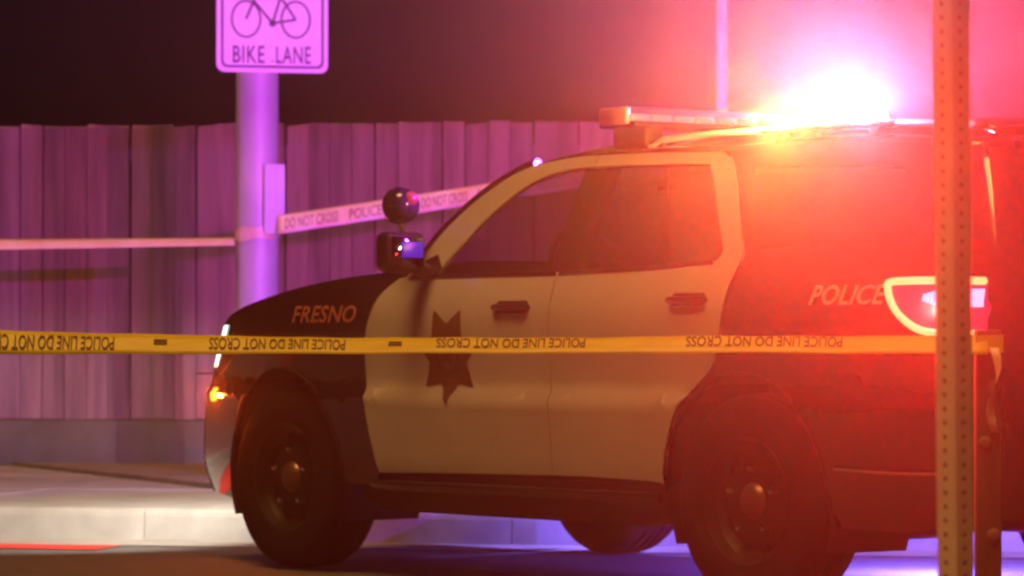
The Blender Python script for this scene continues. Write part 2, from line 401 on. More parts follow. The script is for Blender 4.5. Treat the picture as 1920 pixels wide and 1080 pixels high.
    ring2 = [(cx + .06 * math.cos(2 * math.pi * k / 24), cz + .066 * math.sin(2 * math.pi * k / 24)) for k in range(24)]
    panel('badge_ring', ring, 'gold_dark', st, holes=[ring2], off=.005, thick=.002, side=side)
    panel('badge_centre', [(cx + (.026 if k % 2 else .046) * math.cos(math.pi * k / 5 + math.pi / 2), cz + (.026 if k % 2 else .046) * math.sin(math.pi * k / 5 + math.pi / 2)) for k in range(10)], 'gold_dark', st, off=.005, thick=.002, side=side)
    # painted words on wing and quarter; they read forwards on both sides
    for word, xa, xb, za, zb, mt in (('FRESNO', 2.836, 2.372, 1.022, 1.092, 'letter_red'), ('POLICE', -.373, -.735, 1.072, 1.140, 'letter_white')):
        tv, tf = text_vf(word, .015, .22, 1.05)
        if side < 0: xa, xb = xb, xa
        v = []
        for (u, w) in tv:
            x = xa + (xb - xa) * u; z = za + (zb - za) * w; v.append((x, side * (S(x, z) + .004), z))
        o = link('lettering', mesh('lettering', v, tf), mt, car); o['label'] = '%s in slanted capitals on the car side' % word
    # mirror with a stalk, glass facing back
    mx, my, mz = 1.93, side * 1.075, 1.295
    hb = box_bm((mx, my, mz), (.10, .19, .16), .032, 3)
    mir = link('door_mirror', bmesh_out('door_mirror', hb), 'plastic_black', car, True, 60)
    box('mirror_glass', (mx - .050, my, mz), (.006, .15, .12), 'mirror', mir, .002, 1)
    box('mirror_patch', (mx - .054, my + side * -.02, mz + .01), (.007, .10, .062), 'mirror_blue', mir, .002, 1)  # glowing blue patch on the mirror face
    tube('mirror_stalk', [(mx, side * .90, 1.22), (mx, side * .99, 1.235), (mx, side * 1.03, 1.26)], .028, 'plastic_gloss', mir, 8)
    panel('mirror_sail', [(2.06, 1.19), (1.89, 1.195), (1.875, 1.245), (1.92, 1.29), (2.00, 1.26)], 'plastic_gloss', car, off=.006, thick=.01, side=side)
    # spotlight on the pillar
    sx, sy, sz = 2.035, side * 1.0, 1.483
    prof = [(0, -.075), (.03, -.072), (.055, -.055), (.069, -.025), (.073, .0), (.074, .02), (.07, .028), (.06, .03)]
    sp = lathe('spotlight', prof, 'plastic_gloss', car, 28, 'Y', (sx, sy, sz), (0, 0, R(-90 + 0)))
    lathe('spotlight_lens', [(0, .022), (.03, .026), (.062, .026)], 'glass_clear', sp, 24, 'Y')
    lathe('spotlight_reflector', [(0, -.03), (.03, -.02), (.055, .005), (.064, .022)], 'chrome', sp, 24, 'Y')
    lathe('red_glint', [(0, -.090), (.014, -.087), (.024, -.078), (.03, -.064)], 'glint_red', sp, 16, 'Y', (0, 0, .012), (R(-14), 0, R(10)))  # glowing red cap added as the red highlight on the ball
    tube('spotlight_stalk', [(sx, sy, sz - .07), (sx, sy * .99, sz - .11), (sx - .005, side * .93, sz - .16), (sx - .02, side * .90, 1.29)], [.012, .014, .014, .016], 'chrome', car, 8)
    # roof rail
    rl = tube('roof_rail', [(.88, side * .66, 1.675), (.80, side * .66, 1.704), (.5, side * .66, 1.712), (-.5, side * .65, 1.708), (-.85, side * .63, 1.69), (-.93, side * .62, 1.66)], .013, 'post_steel', car, 8)
    for x in (.84, -.02, -.88): box('rail_foot', (x, side * .655, 1.684), (.09, .028, .035), 'plastic_black', rl, .008, 1)
    # head lamp: housing, lit lens wrapping round the corner, turn lamp below
    hl = panel('headlight', [(3.36, .985), (3.47, .95), (3.585, .83), (3.545, .80), (3.40, .87), (3.30, .94)], 'plastic_black', car, off=.002, thick=.02, side=side)
    panel('headlight_lens', [(3.425, 1.015), (3.448, 1.012), (3.51, .93), (3.60, .835), (3.575, .835), (3.47, .935)], 'head_lens', hl, off=.008, thick=.015, side=side)
    tl = panel('turn_lamp', [(3.555, .745), (3.60, .745), (3.61, .69), (3.565, .69)], 'turn', car, off=.006, thick=.012, side=side)
    if side > 0: lamp('turn_bulb', tl, (3.585, side * (S(3.585, .715) + .03), .715), (1, .10, .01), 14, .012)
    # tail lamp
    tp = crom([(-.742, 1.148), (-.762, 1.10), (-.815, 1.036), (-.905, .985), (-1.03, .972), (-1.165, .972)], 5)
    lens_o = tp + [(-1.175, 1.06), (-1.14, 1.148), (-.95, 1.150)]
    ta = panel('tail_light', lens_o, 'tail_inner', car, off=.006, thick=.012, side=side)
    path = [(-1.15, 1.146)] + [(-.95, 1.150), (-.78, 1.149)] + tp[1:]
    pp = [(x, side * (S(x, z) + .016), z) for x, z in crom(path, 2)]
    tube('light_ring', pp, .013, 'tail_ring', ta, 8)
    if side > 0: lamp('tail_bulb', ta, (-.95, side * (S(-.95, 1.06) + .05), 1.06), (1, .012, .01), 110, .03)
    for k in range(6):
        x0 = -.905 - k * .017
        panel('reverse_light', [(x0, 1.118 - abs(k - 3) * .004), (x0 - .013, 1.118 - abs(k - 3) * .004), (x0 - .013, 1.066 + abs(k - 3) * .005), (x0, 1.066 + abs(k - 3) * .005)], 'reverse', ta, off=.012, thick=.004, side=side)
    panel('reflector_panel', [(-1.09, 1.12), (-1.15, 1.12), (-1.155, 1.06), (-1.09, 1.06)], 'reverse', ta, off=.010, thick=.004, side=side)
    # chrome tube put in as the highlight along the bumper crease, side marker
    tube('bumper_highlight', [(x, side * (S(x, .512) + .010), .512 + .006 * math.sin((x + .5) * 5)) for x in [-.5 - .06 * k for k in range(11)]], .011, 'chrome', car, 8)
    panel('side_marker', [(-.50, .80), (-.62, .80), (-.60, .83), (-.53, .83)], 'plastic_gloss', car, off=.004, thick=.006, side=side)

def grid(name, fn, nu, nv, mat, parent, thick=0):
    v = [fn(i / nu, j / nv) for i in range(nu + 1) for j in range(nv + 1)]; n = nv + 1
    f = [(i * n + j, (i + 1) * n + j, (i + 1) * n + j + 1, i * n + j + 1) for i in range(nu) for j in range(nv)]
    bm = bmesh.new(); me = mesh(name, v, f); bm.from_mesh(me); bpy.data.meshes.remove(me); bmesh.ops.recalc_face_normals(bm, faces=bm.faces)
    o = link(name, bmesh_out(name, bm), mat, parent); o.data.shade_smooth()
    if thick: s = o.modifiers.new('s', 'SOLIDIFY'); s.thickness = thick; s.offset = 0
    return o
def prof_z(pts, x):
    p = sorted(pts); return ip(x, [a for a, b in p], [b for a, b in p])
def hood_f(u, v):
    x = 2.12 + (3.43 - 2.12) * u; t = 2 * v - 1; z0 = prof_z(fender_top + [(2.0, 1.225)], x); y = (S(x, z0) - .012) * t
    return (x + .16 * (1 - t * t) * u + .10 * (1 - t * t) * (1 - u), y, z0 + .055 * (1 - t ** 4) * (1 - .4 * u) - .004)
grid('bonnet', hood_f, 16, 20, 'paint_black', car, .012)
RT = sorted(roof_line + [p for p in top_line if p[0] < 1.50])
def roof_f(u, v):
    t = 2 * v - 1; x = 1.48 + (-.93 - 1.48) * u; z0 = prof_z(RT, x) - .003; y = (S(x, z0)) * t
    zz = z0 + .095 * (1 - abs(t) ** 2.6)
    return (x - .16 * (1 - t * t) * (1 - u) - .10 * (1 - t * t) * u, y, zz)
grid('roof', roof_f, 24, 24, 'paint_black', car, .012)
wl_ = [p for p in top_line if p[0] >= 1.48]
def wind_f(u, v):
    t = 2 * v - 1; k = u * (len(wl_) - 1); i = min(int(k), len(wl_) - 2); a = k - i
    x = wl_[i][0] * (1 - a) + wl_[i + 1][0] * a; z = wl_[i][1] * (1 - a) + wl_[i + 1][1] * a
    y = (S(x, z) - .012) * t; b = 1 - abs(t) ** 2.4
    return (x + b * (.18 * u - .16 * (1 - u) + .05 * math.sin(math.pi * u)), y, z + b * (.02 * u + .092 * (1 - u) + .02 * math.sin(math.pi * u)))
grid('windscreen', wind_f, 20, 24, 'glass', car)
for side in (1, -1):
    tube('windscreen_pillar', [(x + .012, side * (S(x, z) - .018), z + .006) for x, z in wl_[::2]], .022, 'paint_black', car, 8)
def front_f(u, v):
    t = 2 * v - 1; k = u * (len(nose) - 1); i = min(int(k), len(nose) - 2); a = k - i
    x = nose[i][0] * (1 - a) + nose[i + 1][0] * a; z = nose[i][1] * (1 - a) + nose[i + 1][1] * a
    b = 1 - abs(t) ** 3
    return (x + .17 * b, (S(x, z)) * t, z + .03 * b * (1 - u))
grid('front_bumper', front_f, 20, 28, 'paint_black', car, .01)
for k in range(7):
    z = .62 + k * .05; tube('grille_bar', [(3.665 + .17 * (1 - abs(t) ** 3) + (.02 - .20 * (z - .62)) + .05, .62 * t, z) for t in [-1 + .1 * q for q in range(21)]], .011, 'chrome', car, 6)
# push bar in front of the grille
pb = [(3.98, y, z) for y, z in ((.42, .36), (.42, .84), (.38, .90), (-.38, .90), (-.42, .84), (-.42, .36))]
pbar = tube('push_bar', pb, .028, 'plastic_black', car, 8)
for z in (.5, .72): tube('cross_bar', [(3.98, .42, z), (3.98, -.42, z)], .02, 'plastic_black', pbar, 8)
for y in (.30, -.30): box('bar_bracket', (3.90, y, .45), (.2, .03, .08), 'plastic_black', pbar)
TL2 = tail_line
def tail_f(u, v):
    t = 2 * v - 1; k = u * (len(TL2) - 1); i = min(int(k), len(TL2) - 2); a = k - i
    x = TL2[i][0] * (1 - a) + TL2[i + 1][0] * a; z = TL2[i][1] * (1 - a) + TL2[i + 1][1] * a
    return (x - .07 * (1 - abs(t) ** 6), S(x, z) * t, z)
tg = grid('tailgate', tail_f, 20, 28, 'paint_black', car, .01)
def tw_f(u, v):
    p = tail_f(.06 + .22 * u, .10 + .80 * v); return (p[0] - .012, p[1], p[2])
grid('rear_window', tw_f, 8, 20, 'glass_dark', tg)
box('number_plate', (-1.255, 0, .88), (.012, .31, .16), 'sign_white', tg, .01, 1)
box('tailgate_handle', (-1.262, 0, 1.02), (.03, .40, .03), 'chrome', tg, .008, 1)
# chassis and running gear under the body
box('chassis', (1.35, 0, .40), (4.2, 1.10, .22), 'plastic_black', car, .05, 2)
tube('exhaust', [(1.9, -.35, .25), (.6, -.40, .25), (-.2, -.45, .27), (-.9, -.5, .31), (-1.16, -.5, .31)], .036, 'steel_rim', car, 8)
box('fuel_tank', (.75, -.30, .26), (.7, .55, .14), 'plastic_black', car, .03, 2)
for cx in (0, 2.946): tube('axle', [(cx, -.75, .40), (cx, .75, .40)], .05, 'steel_rim', car, 8)
box('floor_pan', (.75, 0, .56), (2.9, 1.80, .05), 'plastic_black', car)
# cabin
def dash_f(u, v):
    t = 2 * v - 1; a = u * math.pi * .6
    return (1.70 + .45 * u, .84 * t, 1.02 + .20 * math.sin(min(a, math.pi / 2)) * (1 if abs(t) < .2 else .95))
grid('dashboard', dash_f, 8, 14, 'plastic_black', car, .02)
box('dash_support', (1.90, 0, .85), (.30, 1.62, .52), 'plastic_black', car, .03, 2)
def torus_vf(r, q, n=28, m=8):
    v = [((r + q * math.cos(2 * math.pi * j / m)) * math.cos(2 * math.pi * i / n), (r + q * math.cos(2 * math.pi * j / m)) * math.sin(2 * math.pi * i / n), q * math.sin(2 * math.pi * j / m)) for i in range(n) for j in range(m)]
    f = [(i * m + j, ((i + 1) % n) * m + j, ((i + 1) % n) * m + (j + 1) % m, i * m + (j + 1) % m) for i in range(n) for j in range(m)]
    return v, f
sw = link('steering_wheel', mesh('steering_wheel', *torus_vf(.185, .016)), 'plastic_black', car, True)
sw.location = (1.58, .40, 1.22); sw.rotation_euler = (0, R(-62), 0)
box('wheel_hub', (0, 0, -.01), (.11, .14, .04), 'plastic_black', sw, .015, 2)
for a in (0, 1, 2):
    q = R(90 + 120 * a - 90 * (a == 0) + 0); tube('wheel_spoke', [(0, 0, -.01), (.18 * math.cos(q), .18 * math.sin(q), 0)], .014, 'plastic_black', sw, 6)
for y in (.40, -.40):
    se = box('front_seat', (1.08, y, .80), (.52, .50, .18), 'cloth', car, .05, 3)
    box('seat_back', (.86, y, 1.12), (.16, .48, .62), 'cloth', se, .06, 3, Matrix.Rotation(R(-8), 3, 'Y'))
    box('head_rest', (.80, y, 1.50), (.10, .26, .17), 'cloth', se, .04, 3)
box('prisoner_partition', (.70, 0, 1.18), (.03, 1.45, .88), 'plastic_black', car, .01, 1)
box('rear_seat', (-.05, 0, .85), (.55, 1.35, .25), 'cloth', car, .06, 3)
box('laptop_stand', (1.55, -.05, 1.16), (.16, .26, .24), 'plastic_black', car, .02, 2, Matrix.Rotation(R(20), 3, 'Z'))
box('rear_view_mirror', (1.52, 0, 1.565), (.03, .24, .065), 'plastic_gloss', car, .012, 2)
# wheels
TYRE = [(.235, -.11), (.25, -.125), (.31, -.138), (.36, -.135), (.385, -.122), (.398, -.098), (.403, -.068), (.396, -.064), (.396, -.056), (.405, -.052), (.406, -.02), (.398, -.016), (.398, -.008), (.406, -.004), (.406, .02), (.398, .024), (.398, .032), (.405, .036), (.404, .064), (.397, .068), (.397, .076), (.401, .08), (.398, .098), (.385, .122), (.36, .135), (.31, .138), (.25, .125), (.235, .11)]
RIM = [(.238, -.11), (.245, -.122), (.232, -.118), (.222, -.09), (.215, 0), (.222, .07), (.236, .118), (.245, .124), (.240, .112), (.226, .08), (.19, .055), (.15, .068), (.11, .085), (.08, .082), (.0, .078)]
def wheel(x, y):
    w = empty('wheel', (x, y, .381)); w.parent = car; w.scale = (.94, .96, .94)
    if y < 0: w.rotation_euler = (0, 0, math.pi)
    lathe('tyre', TYRE, 'rubber', w, 64)
    lathe('rim', RIM, 'steel_rim', w, 40)
    lathe('hub_cap', [(.0, .112), (.03, .110), (.055, .100), (.068, .085), (.072, .075)], 'hub_metal', w, 28)
    for k in range(5):
        q = 2 * math.pi * k / 5 + .3
        lathe('lug_nut', [(0, .032), (.012, .029), (.018, .016), (.018, 0)], 'chrome', w, 8, 'Y', (.125 * math.cos(q), .075, .125 * math.sin(q)))
    for k in range(10):
        q = 2 * math.pi * k / 10 + .1
        o = lathe('rim_hole', [(0, .0), (.02, .001), (.024, .004), (.026, .0)], 'plastic_black', w, 10, 'Y', (.178 * math.cos(q), .060, .178 * math.sin(q)))
for x in (0, 2.946):
    for y in (.83, -.83): wheel(x, y)
GR, GA = 2600, 165      # lamp powers of the added side bar
# the light bar across the roof, its lamp modules and their light
BX, BZ = 1.10, 1.768
bar = empty('light_bar', (BX, 0, BZ)); bar.parent = car
box('tray', (0, 0, .006), (.22, 1.30, .022), 'plastic_black', bar, .008, 2)
for s in (1, -1):
    box('mounting_foot', (-.02, s * .56, -.04), (.20, .10, .085), 'plastic_black', bar, .015, 2)
    box('end_cap', (0, s * .660, .038), (.17, .028, .066), 'letter_red' if s > 0 else 'plastic_black', bar, .012, 2)
mods = ['led_dim', 'led_dim', 'led_dim', 'led_dim', 'led_dim', 'led_dim', 'led_dim', 'led_amber', 'led_amber', 'led_red', 'led_red', 'led_blue']
for k, mt in enumerate(mods):
    y = .60 - k * .109
    for s in (1, -1):
        mo = box('lamp_module', (s * .07, y, .032), (.03, .092, .026), mt, bar, .005, 1)  # the dim modules carry a faint pinkish glow of their own
        mo['label'] = {'led_dim': 'dimly glowing pinkish lamp module', 'led_amber': 'lit amber lamp module', 'led_red': 'lit red lamp module', 'led_blue': 'lit blue lamp module'}[mt]
def lens_seg(y0, y1):
    pr = [(-.108, .016), (-.106, .055), (-.095, .074), (-.07, .080), (.07, .080), (.095, .074), (.106, .055), (.108, .016)]
    v = [(x, y0, z) for x, z in pr] + [(x, y1, z) for x, z in pr]; n = len(pr)
    return v, [(i, i + 1, i + n + 1, i + n) for i in range(n - 1)]
for k in range(6): link('lens', mesh('lens', *lens_seg(.645 - k * .215 - .002, .645 - (k + 1) * .215 + .002)), 'glass_clear', bar, True, 60)
box('divider', (0, 0, .045), (.012, 1.26, .058), 'plastic_black', bar)
def area(name, parent, loc, col, P, sx, sy):
    l = bpy.data.lights.new(name, 'AREA'); o = bpy.data.objects.new(name, l); COL.objects.link(o); o.parent = parent
    l.shape = 'RECTANGLE'; l.size = sx; l.size_y = sy; l.energy = P; l.color = col; o.location = loc
    o.rotation_euler = Vector((1, -.12, 0)).to_track_quat('-Z', 'Y').to_euler()
    return o
area('red_lamp', bar, (.02, .0, .050), (1, .015, .05), 500, 1.22, .018)
area('blue_lamp', bar, (.025, .0, .068), (.24, .02, 1), 640, 1.22, .018)
lamp('violet_back_lamp', bar, (-.04, -.55, .064), (.90, .24, .62), 1300, .02)
# short lamp bar added along the near roof rail to light the haze
SX0, SX1, SY, SZ = .16, -.44, .70, 1.704
haze_bar = empty('haze_light_bar', (0, SY, SZ)); haze_bar.parent = car
box('tray', ((SX0 + SX1) / 2, -.03, 0), (SX0 - SX1 + .04, .11, .014), 'plastic_black', haze_bar, .005, 2)  # outer edge shaped to keep the lamp light off the body
for x in (SX0 - .05, SX1 + .05): box('mounting_foot', (x, -.03, -.025), (.05, .05, .045), 'plastic_black', haze_bar, .006, 1)
for k in range(6):
    x = SX0 - .05 - k * .10
    mt = ('led_amber', 'led_amber', 'led_red', 'led_red', 'led_blue', 'led_blue')[k]
    mo = box('lamp_module', (x, -.035, .026), (.085, .02, .034), mt, haze_bar, .004, 1)
    mo['label'] = {'led_amber': 'lit amber lamp module', 'led_red': 'lit red lamp module', 'led_blue': 'lit blue lamp module'}[mt]
lamp('amber_lamp', haze_bar, (.10, .0, .036), (1, .50, .10), GA, .014)
aim = Vector((math.sin(R(27)), -math.cos(R(27)), -.12))          # the red module looks back along the car, past the camera
aim = Matrix.Rotation(-(math.pi - CA), 3, 'Z') @ aim
lamp('red_lamp', haze_bar, (-.13, .0, .036), (1, .006, .001), GR, .014, 'SPOT', aim.to_track_quat('-Z', 'Y').to_euler(), 90, 1.0)
lamp('violet_lamp', haze_bar, (-.32, .0, .036), (1, .22, .52), 85, .014)
# head lamp bulbs under their cut-off shields
for s in (1, -1):
    lamp('headlight_bulb', car, (3.77, s * .70, .80), (1, .92, .82), 430, .003, 'SPOT', (0, R(-89), R(0)), 112, .8)
    box('cutoff_shield', (3.795, s * .70, .8045), (.09, .24, .005), 'plastic_black', car)
# blue marker lamp on the far sill
box('sill_lamp', (1.1, -1.0, .33), (.5, .02, .03), 'blue_runner', car, .004, 1)
lamp('sill_bulb', car, (1.1, -1.05, .33), (.12, .08, 1), 560, .03)
box('corner_fill', (3.35, -.955, .60), (.10, .02, .04), 'blue_runner', car, .004, 1)  # unseen blue lamp added to carry the violet fill past the wheel
lamp('corner_fill_light', car, (3.35, -1.0, .60), (.26, .17, 1), 75, .03)
# roof equipment near the back
ab = box('antenna_base', (.18, .25, 1.748), (.14, .12, .055), 'letter_white', car, .012, 2)
tube('antenna', [(.18, .22, 1.77), (.175, .22, 1.85), (.165, .22, 1.92)], [.007, .006, .004], 'letter_white', ab, 8)
tube('antenna', [(.14, .25, 1.77), (.14, .25, 1.83)], [.005, .004], 'letter_white', ab, 8)
def spoil_f(u, v):
    t = 2 * v - 1; return (-.93 - .18 * u - .05 * (1 - t * t), .66 * t, 1.655 + .045 * (1 - t * t) - .02 * u)
grid('roof_spoiler', spoil_f, 4, 16, 'paint_black', car, .03)

# ------------------------------------------------------------------ big pole, its sign and plate
PX, PY = (482 - 960) / 7000 * 20.8, 20.8
pole = tag(empty('street_pole', (PX, PY, .18)), 'thick round steel pole standing behind the bonnet', 'pole')
lathe('shaft', [(.0, 0), (.119, 0), (.118, 2.2), (.113, 4.4), (.0, 4.4)], 'galvanised', pole, 40, 'Z')
lathe('base_flange', [(0, 0), (.19, 0), (.19, .03), (.125, .05), (.12, .16)], 'galvanised', pole, 32, 'Z')
for k in range(4): lathe('anchor_bolt', [(0, .075), (.016, .07), (.018, .05), (.018, .02)], 'galvanised', pole, 8, 'Z', (.155 * math.cos(R(45 + 90 * k)), .155 * math.sin(R(45 + 90 * k)), 0))
for z in (2.45, 2.80): lathe('band_clamp', [(.117, z), (.1195, z + .001), (.1195, z + .018), (.117, z + .019)], 'chrome', pole, 32, 'Z')
# sign: x to the right, z up, origin at panel centre, front face towards -y
sgn = tag(empty('bike_lane_sign', ((510 - 960) / 7000 * 20.6, 20.62, 2.43 + .40), R(14)), 'white bike lane sign with bicycle symbol high on the thick pole', 'sign')
ngon_prism('panel', rrect(.625, .80, .045), .006, 'sign_white', sgn)
def band(name, o, i, y, mat, par):
    n = len(o); v = [(x, y, z) for x, z in o] + [(x, y, z) for x, z in i]
    return link(name, mesh(name, v, [(k, (k + 1) % n, n + (k + 1) % n, n + k) for k in range(n)]), mat, par)
band('border', rrect(.575, .75, .035), rrect(.550, .725, .028), -.002, 'sign_black', sgn)
def flat_line(pts, w, y=-.002, closed=False):
    v = []; f = []; n = len(pts)
    for i, (x, z) in enumerate(pts):
        a = pts[(i - 1) % n] if closed or i else pts[i]; b = pts[(i + 1) % n] if closed or i < n - 1 else pts[i]
        dx, dz = b[0] - a[0], b[1] - a[1]; L = math.hypot(dx, dz) or 1
        v += [(x - dz / L * w / 2, y, z + dx / L * w / 2), (x + dz / L * w / 2, y, z - dx / L * w / 2)]
    for i in range(n if closed else n - 1): j = (i + 1) % n; f.append((2 * i, 2 * j, 2 * j + 1, 2 * i + 1))
    return v, f
def sp_(px, py): return ((px - 510) / 334 / .97, (640 - py) / 337 * 1 - (2.83 - .95) )   # sign drawing measured once, in metres
cy0 = (640 - 42) / 337 - 1.88
wl1, wl2 = (-.148, cy0), (.130, cy0)
bike = empty('bicycle_symbol', (0, 0, 0)); bike.parent = sgn
def add_line(name, pts, w, closed=False): link(name, mesh(name, *flat_line(pts, w, -.002, closed)), 'sign_black', bike)
for c in (wl1, wl2): add_line('wheel_outline', [(c[0] + .080 * math.cos(2 * math.pi * k / 32), c[1] + .100 * math.sin(2 * math.pi * k / 32)) for k in range(32)], .011, True)
bb = (.000, cy0 - .022); hd = (-.105, cy0 + .10); sdl = (.045, cy0 + .125)
for n_, a, b in (('fork', wl1, hd), ('steerer', hd, (-.125, cy0 + .17)), ('down_tube', hd, bb), ('seat_tube', bb, sdl), ('chain_stay', bb, wl2), ('seat_stay', sdl, wl2), ('top_tube', (-.112, cy0 + .115), sdl), ('seat_post', sdl, (.055, cy0 + .17))):
    add_line(n_, [a, b], .013)
add_line('saddle', [(.01, cy0 + .175), (.10, cy0 + .175)], .018)
add_line('handlebar', [(-.17, cy0 + .15), (-.18, cy0 + .175), (-.10, cy0 + .18)], .012)
add_line('crank_disc', [(bb[0] + .012 * math.cos(2 * math.pi * k / 12), bb[1] + .012 * math.sin(2 * math.pi * k / 12)) for k in range(12)], .016, True)
z0, z1 = (640 - 124) / 337 - 1.88, (640 - 92) / 337 - 1.88
for word, xa, xb in (('BIKE', -.222, -.045), ('LANE', .020, .215)):
    tv, tf = text_vf(word, .008, 0, 1.1)
    link('lettering', mesh('lettering', [(xa + (xb - xa) * u, -.003, z0 + (z1 - z0) * w) for u, w in tv], tf), 'sign_black', sgn)['label'] = word + ' in black capitals'
for x, z in ((0, .33), (0, -.345)): lathe('bolt', [(0, -.008), (.009, -.006), (.011, 0)], 'chrome', sgn, 10, 'Y', (x, 0, z))
# small reflective plate strapped to the pole
pl = tag(empty('pole_plate', ((515 - 960) / 7000 * 20.7, 20.69, 1.735), R(32)), 'narrow blank white reflective plate strapped to the thick pole', 'plate')
ngon_prism('plate', rrect(.128, .385, .012), .004, 'sign_white', pl)
for z in (.12, -.12): box('strap', (0, .012, z), (.10, .016, .02), 'chrome', pl)
# slim pole behind the car
sl = tag(empty('slim_pole', ((1354 - 960) / 7000 * 21.4, 21.4, .2)), 'slim straight steel pole rising behind the roof light bar', 'pole')
lathe('shaft', [(0, 0), (.034, 0), (.032, 3.0), (0, 3.0)], 'galvanised', sl, 16, 'Z')
lathe('cap', [(.0, 3.03), (.03, 3.02), (.037, 3.0), (.037, 2.97), (.03, 2.97)], 'galvanised', sl, 16, 'Z')

# ------------------------------------------------------------------ barrier tapes
def px3(px, py, Y): return Vector(((px - 960) / 7000 * Y, Y, .95 - (py - 638) / 7000 * Y))
def tape_obj(name, tops, bots, mat, parent, wave=.0):
    """ribbon between two matching 3-D edges, five rows across with a shallow fold"""
    v = []; f = []; n = len(tops); m = 5
    for i in range(n):
        for j in range(m):
            p = tops[i].lerp(bots[i], j / (m - 1)); p = p + Vector((0, wave * math.sin(i * .7 + j * 1.3), 0)); v.append(p)
    for i in range(n - 1):
        for j in range(m - 1): f.append((i * m + j, (i + 1) * m + j, (i + 1) * m + j + 1, i * m + j + 1))
    o = link(name, mesh(name, v, f), mat, parent, True, 80)
    s = o.modifiers.new('s', 'SOLIDIFY'); s.thickness = .0006
    return o
def ribbon_at(ts, tops, bots, s, w):
    """point at run parameter s (0..1 by index) and height w (0 bottom, 1 top), a little in front"""
    k = max(0, min(s * (len(tops) - 1), len(tops) - 1.001)); i = int(k); a = k - i
    t = tops[i].lerp(tops[i + 1], a); b = bots[i].lerp(bots[i + 1], a)
    return b.lerp(t, w) + Vector((0, -.004, 0))
# near yellow tape: runs from out of frame on the left to the wooden post
NT = tag(empty('barrier_tape', px3(960, 648, 10.8)), 'taut yellow police line tape stretched across in front of the car', 'barrier tape')
def nt_y(px): return 11.25 - .7 * (px / 1870)
tpx = [-2492 + 24 * k for k in range(182)]
def edge(xs, ys, x): return ip(x, xs, ys)
tops = []; bots = []
for x in tpx:
    jig = .8 * math.sin(x * .013) + .5 * math.sin(x * .041)
    tops.append(px3(x, edge([-2500, -500, 0, 200, 400, 650, 900, 1300, 1900], [590, 613, 619, 625, 630, 633, 634, 631, 629], x) + jig, nt_y(x)))
    bots.append(px3(x, edge([-2500, -500, 0, 400, 900, 1300, 1900], [655, 662, 664, 664, 663, 662, 664], x) + .6 * math.sin(x * .021), nt_y(x) - .055))
inv = NT.location
def rel(L, o): return [p - o for p in L]
tops, bots = rel(tops, inv), rel(bots, inv)
tape_obj('ribbon', tops, bots, 'tape_yellow', NT, .0015)
def words_on(tops, bots, xs0, xs1, xa, xb, wa, wb, mat, parent, word='POLICE LINE DO NOT CROSS', flip=True, bold=.012, shear=.12):
    tv, tf = text_vf(word, bold, shear, 1.0)
    v = []
    for (u, w) in tv:
        if flip: u, w = 1 - u, 1 - w
        x = xa + (xb - xa) * u; s = (x - xs0) / (xs1 - xs0); v.append(ribbon_at(None, tops, bots, s, wa + (wb - wa) * w))
    o = link('lettering', mesh('lettering', v, tf), mat, parent); o['label'] = word + (' printed upside down' if flip else ' printed in capitals')
for xa, xb, wa, wb in tuple((-470 - 430 * k, -214 - 430 * k, .22, .85) for k in range(4)) + ( (-42, 215, .22, .86), (392, 648, .28, .90), (818, 1098, .38, .97), (1286, 1580, .40, 1.0)):
    words_on(tops, bots, tpx[0], tpx[-1], xa, xb, wa, wb, 'ink', NT)
for xa in (288, 728):
    for w in (.50, .66): words_on(tops, bots, tpx[0], tpx[-1], xa, xa + 26, w, w + .10, 'ink', NT, '-', False)
# wooden post holding its right end, with the loose tail of the tape
WPY = 10.53
wp = tag(empty('wooden_post', ((1856 - 960) / 7000 * WPY, WPY + .05, 0)), 'short weathered wooden post at the right end of the yellow tape', 'post')
bmw = box_bm((0, 0, .49), (.070, .07, .98), .006, 2)
link('post_shaft', bmesh_out('post_shaft', bmw), 'wood_post', wp, True, 50)
for z, x in ((.82, .012), (.66, -.012), (.40, .012)): lathe('knot', [(0, -.012), (.012, -.010), (.02, 0)], 'wood_rail', wp, 12, 'Y', (x, -.035, z))
wrap = empty('tape_wrap', (0, 0, 0)); wrap.parent = NT
wc = wp.location - inv
wv = []; wf = []
ringp = [(-.039, -.039), (.039, -.039), (.039, .039), (-.039, .039)]
for j, (x, y) in enumerate(ringp): wv += [(wc.x + x, wc.y + y, .915 - inv.z), (wc.x + x, wc.y + y, .965 - inv.z)]
for j in range(4): wf.append((2 * j, 2 * ((j + 1) % 4), 2 * ((j + 1) % 4) + 1, 2 * j + 1))
link('wrap_band', mesh('wrap_band', wv, wf), 'tape_yellow', wrap)
ttp = []; tbt = []
for k in range(9):
    z = .93 - k * .03; ox = .012 + .010 * math.sin(k * .8)
    ttp.append(Vector((wc.x + ox - .014 * math.cos(k * .5), wc.y - .044 - .006 * math.sin(k * .9), z - inv.z))); tbt.append(Vector((wc.x + ox + .014 * math.cos(k * .5), wc.y - .052 - .012 * math.sin(k * .5), z - inv.z)))
tape_obj('loose_tail', ttp, tbt, 'tape_pale_lit', wrap)
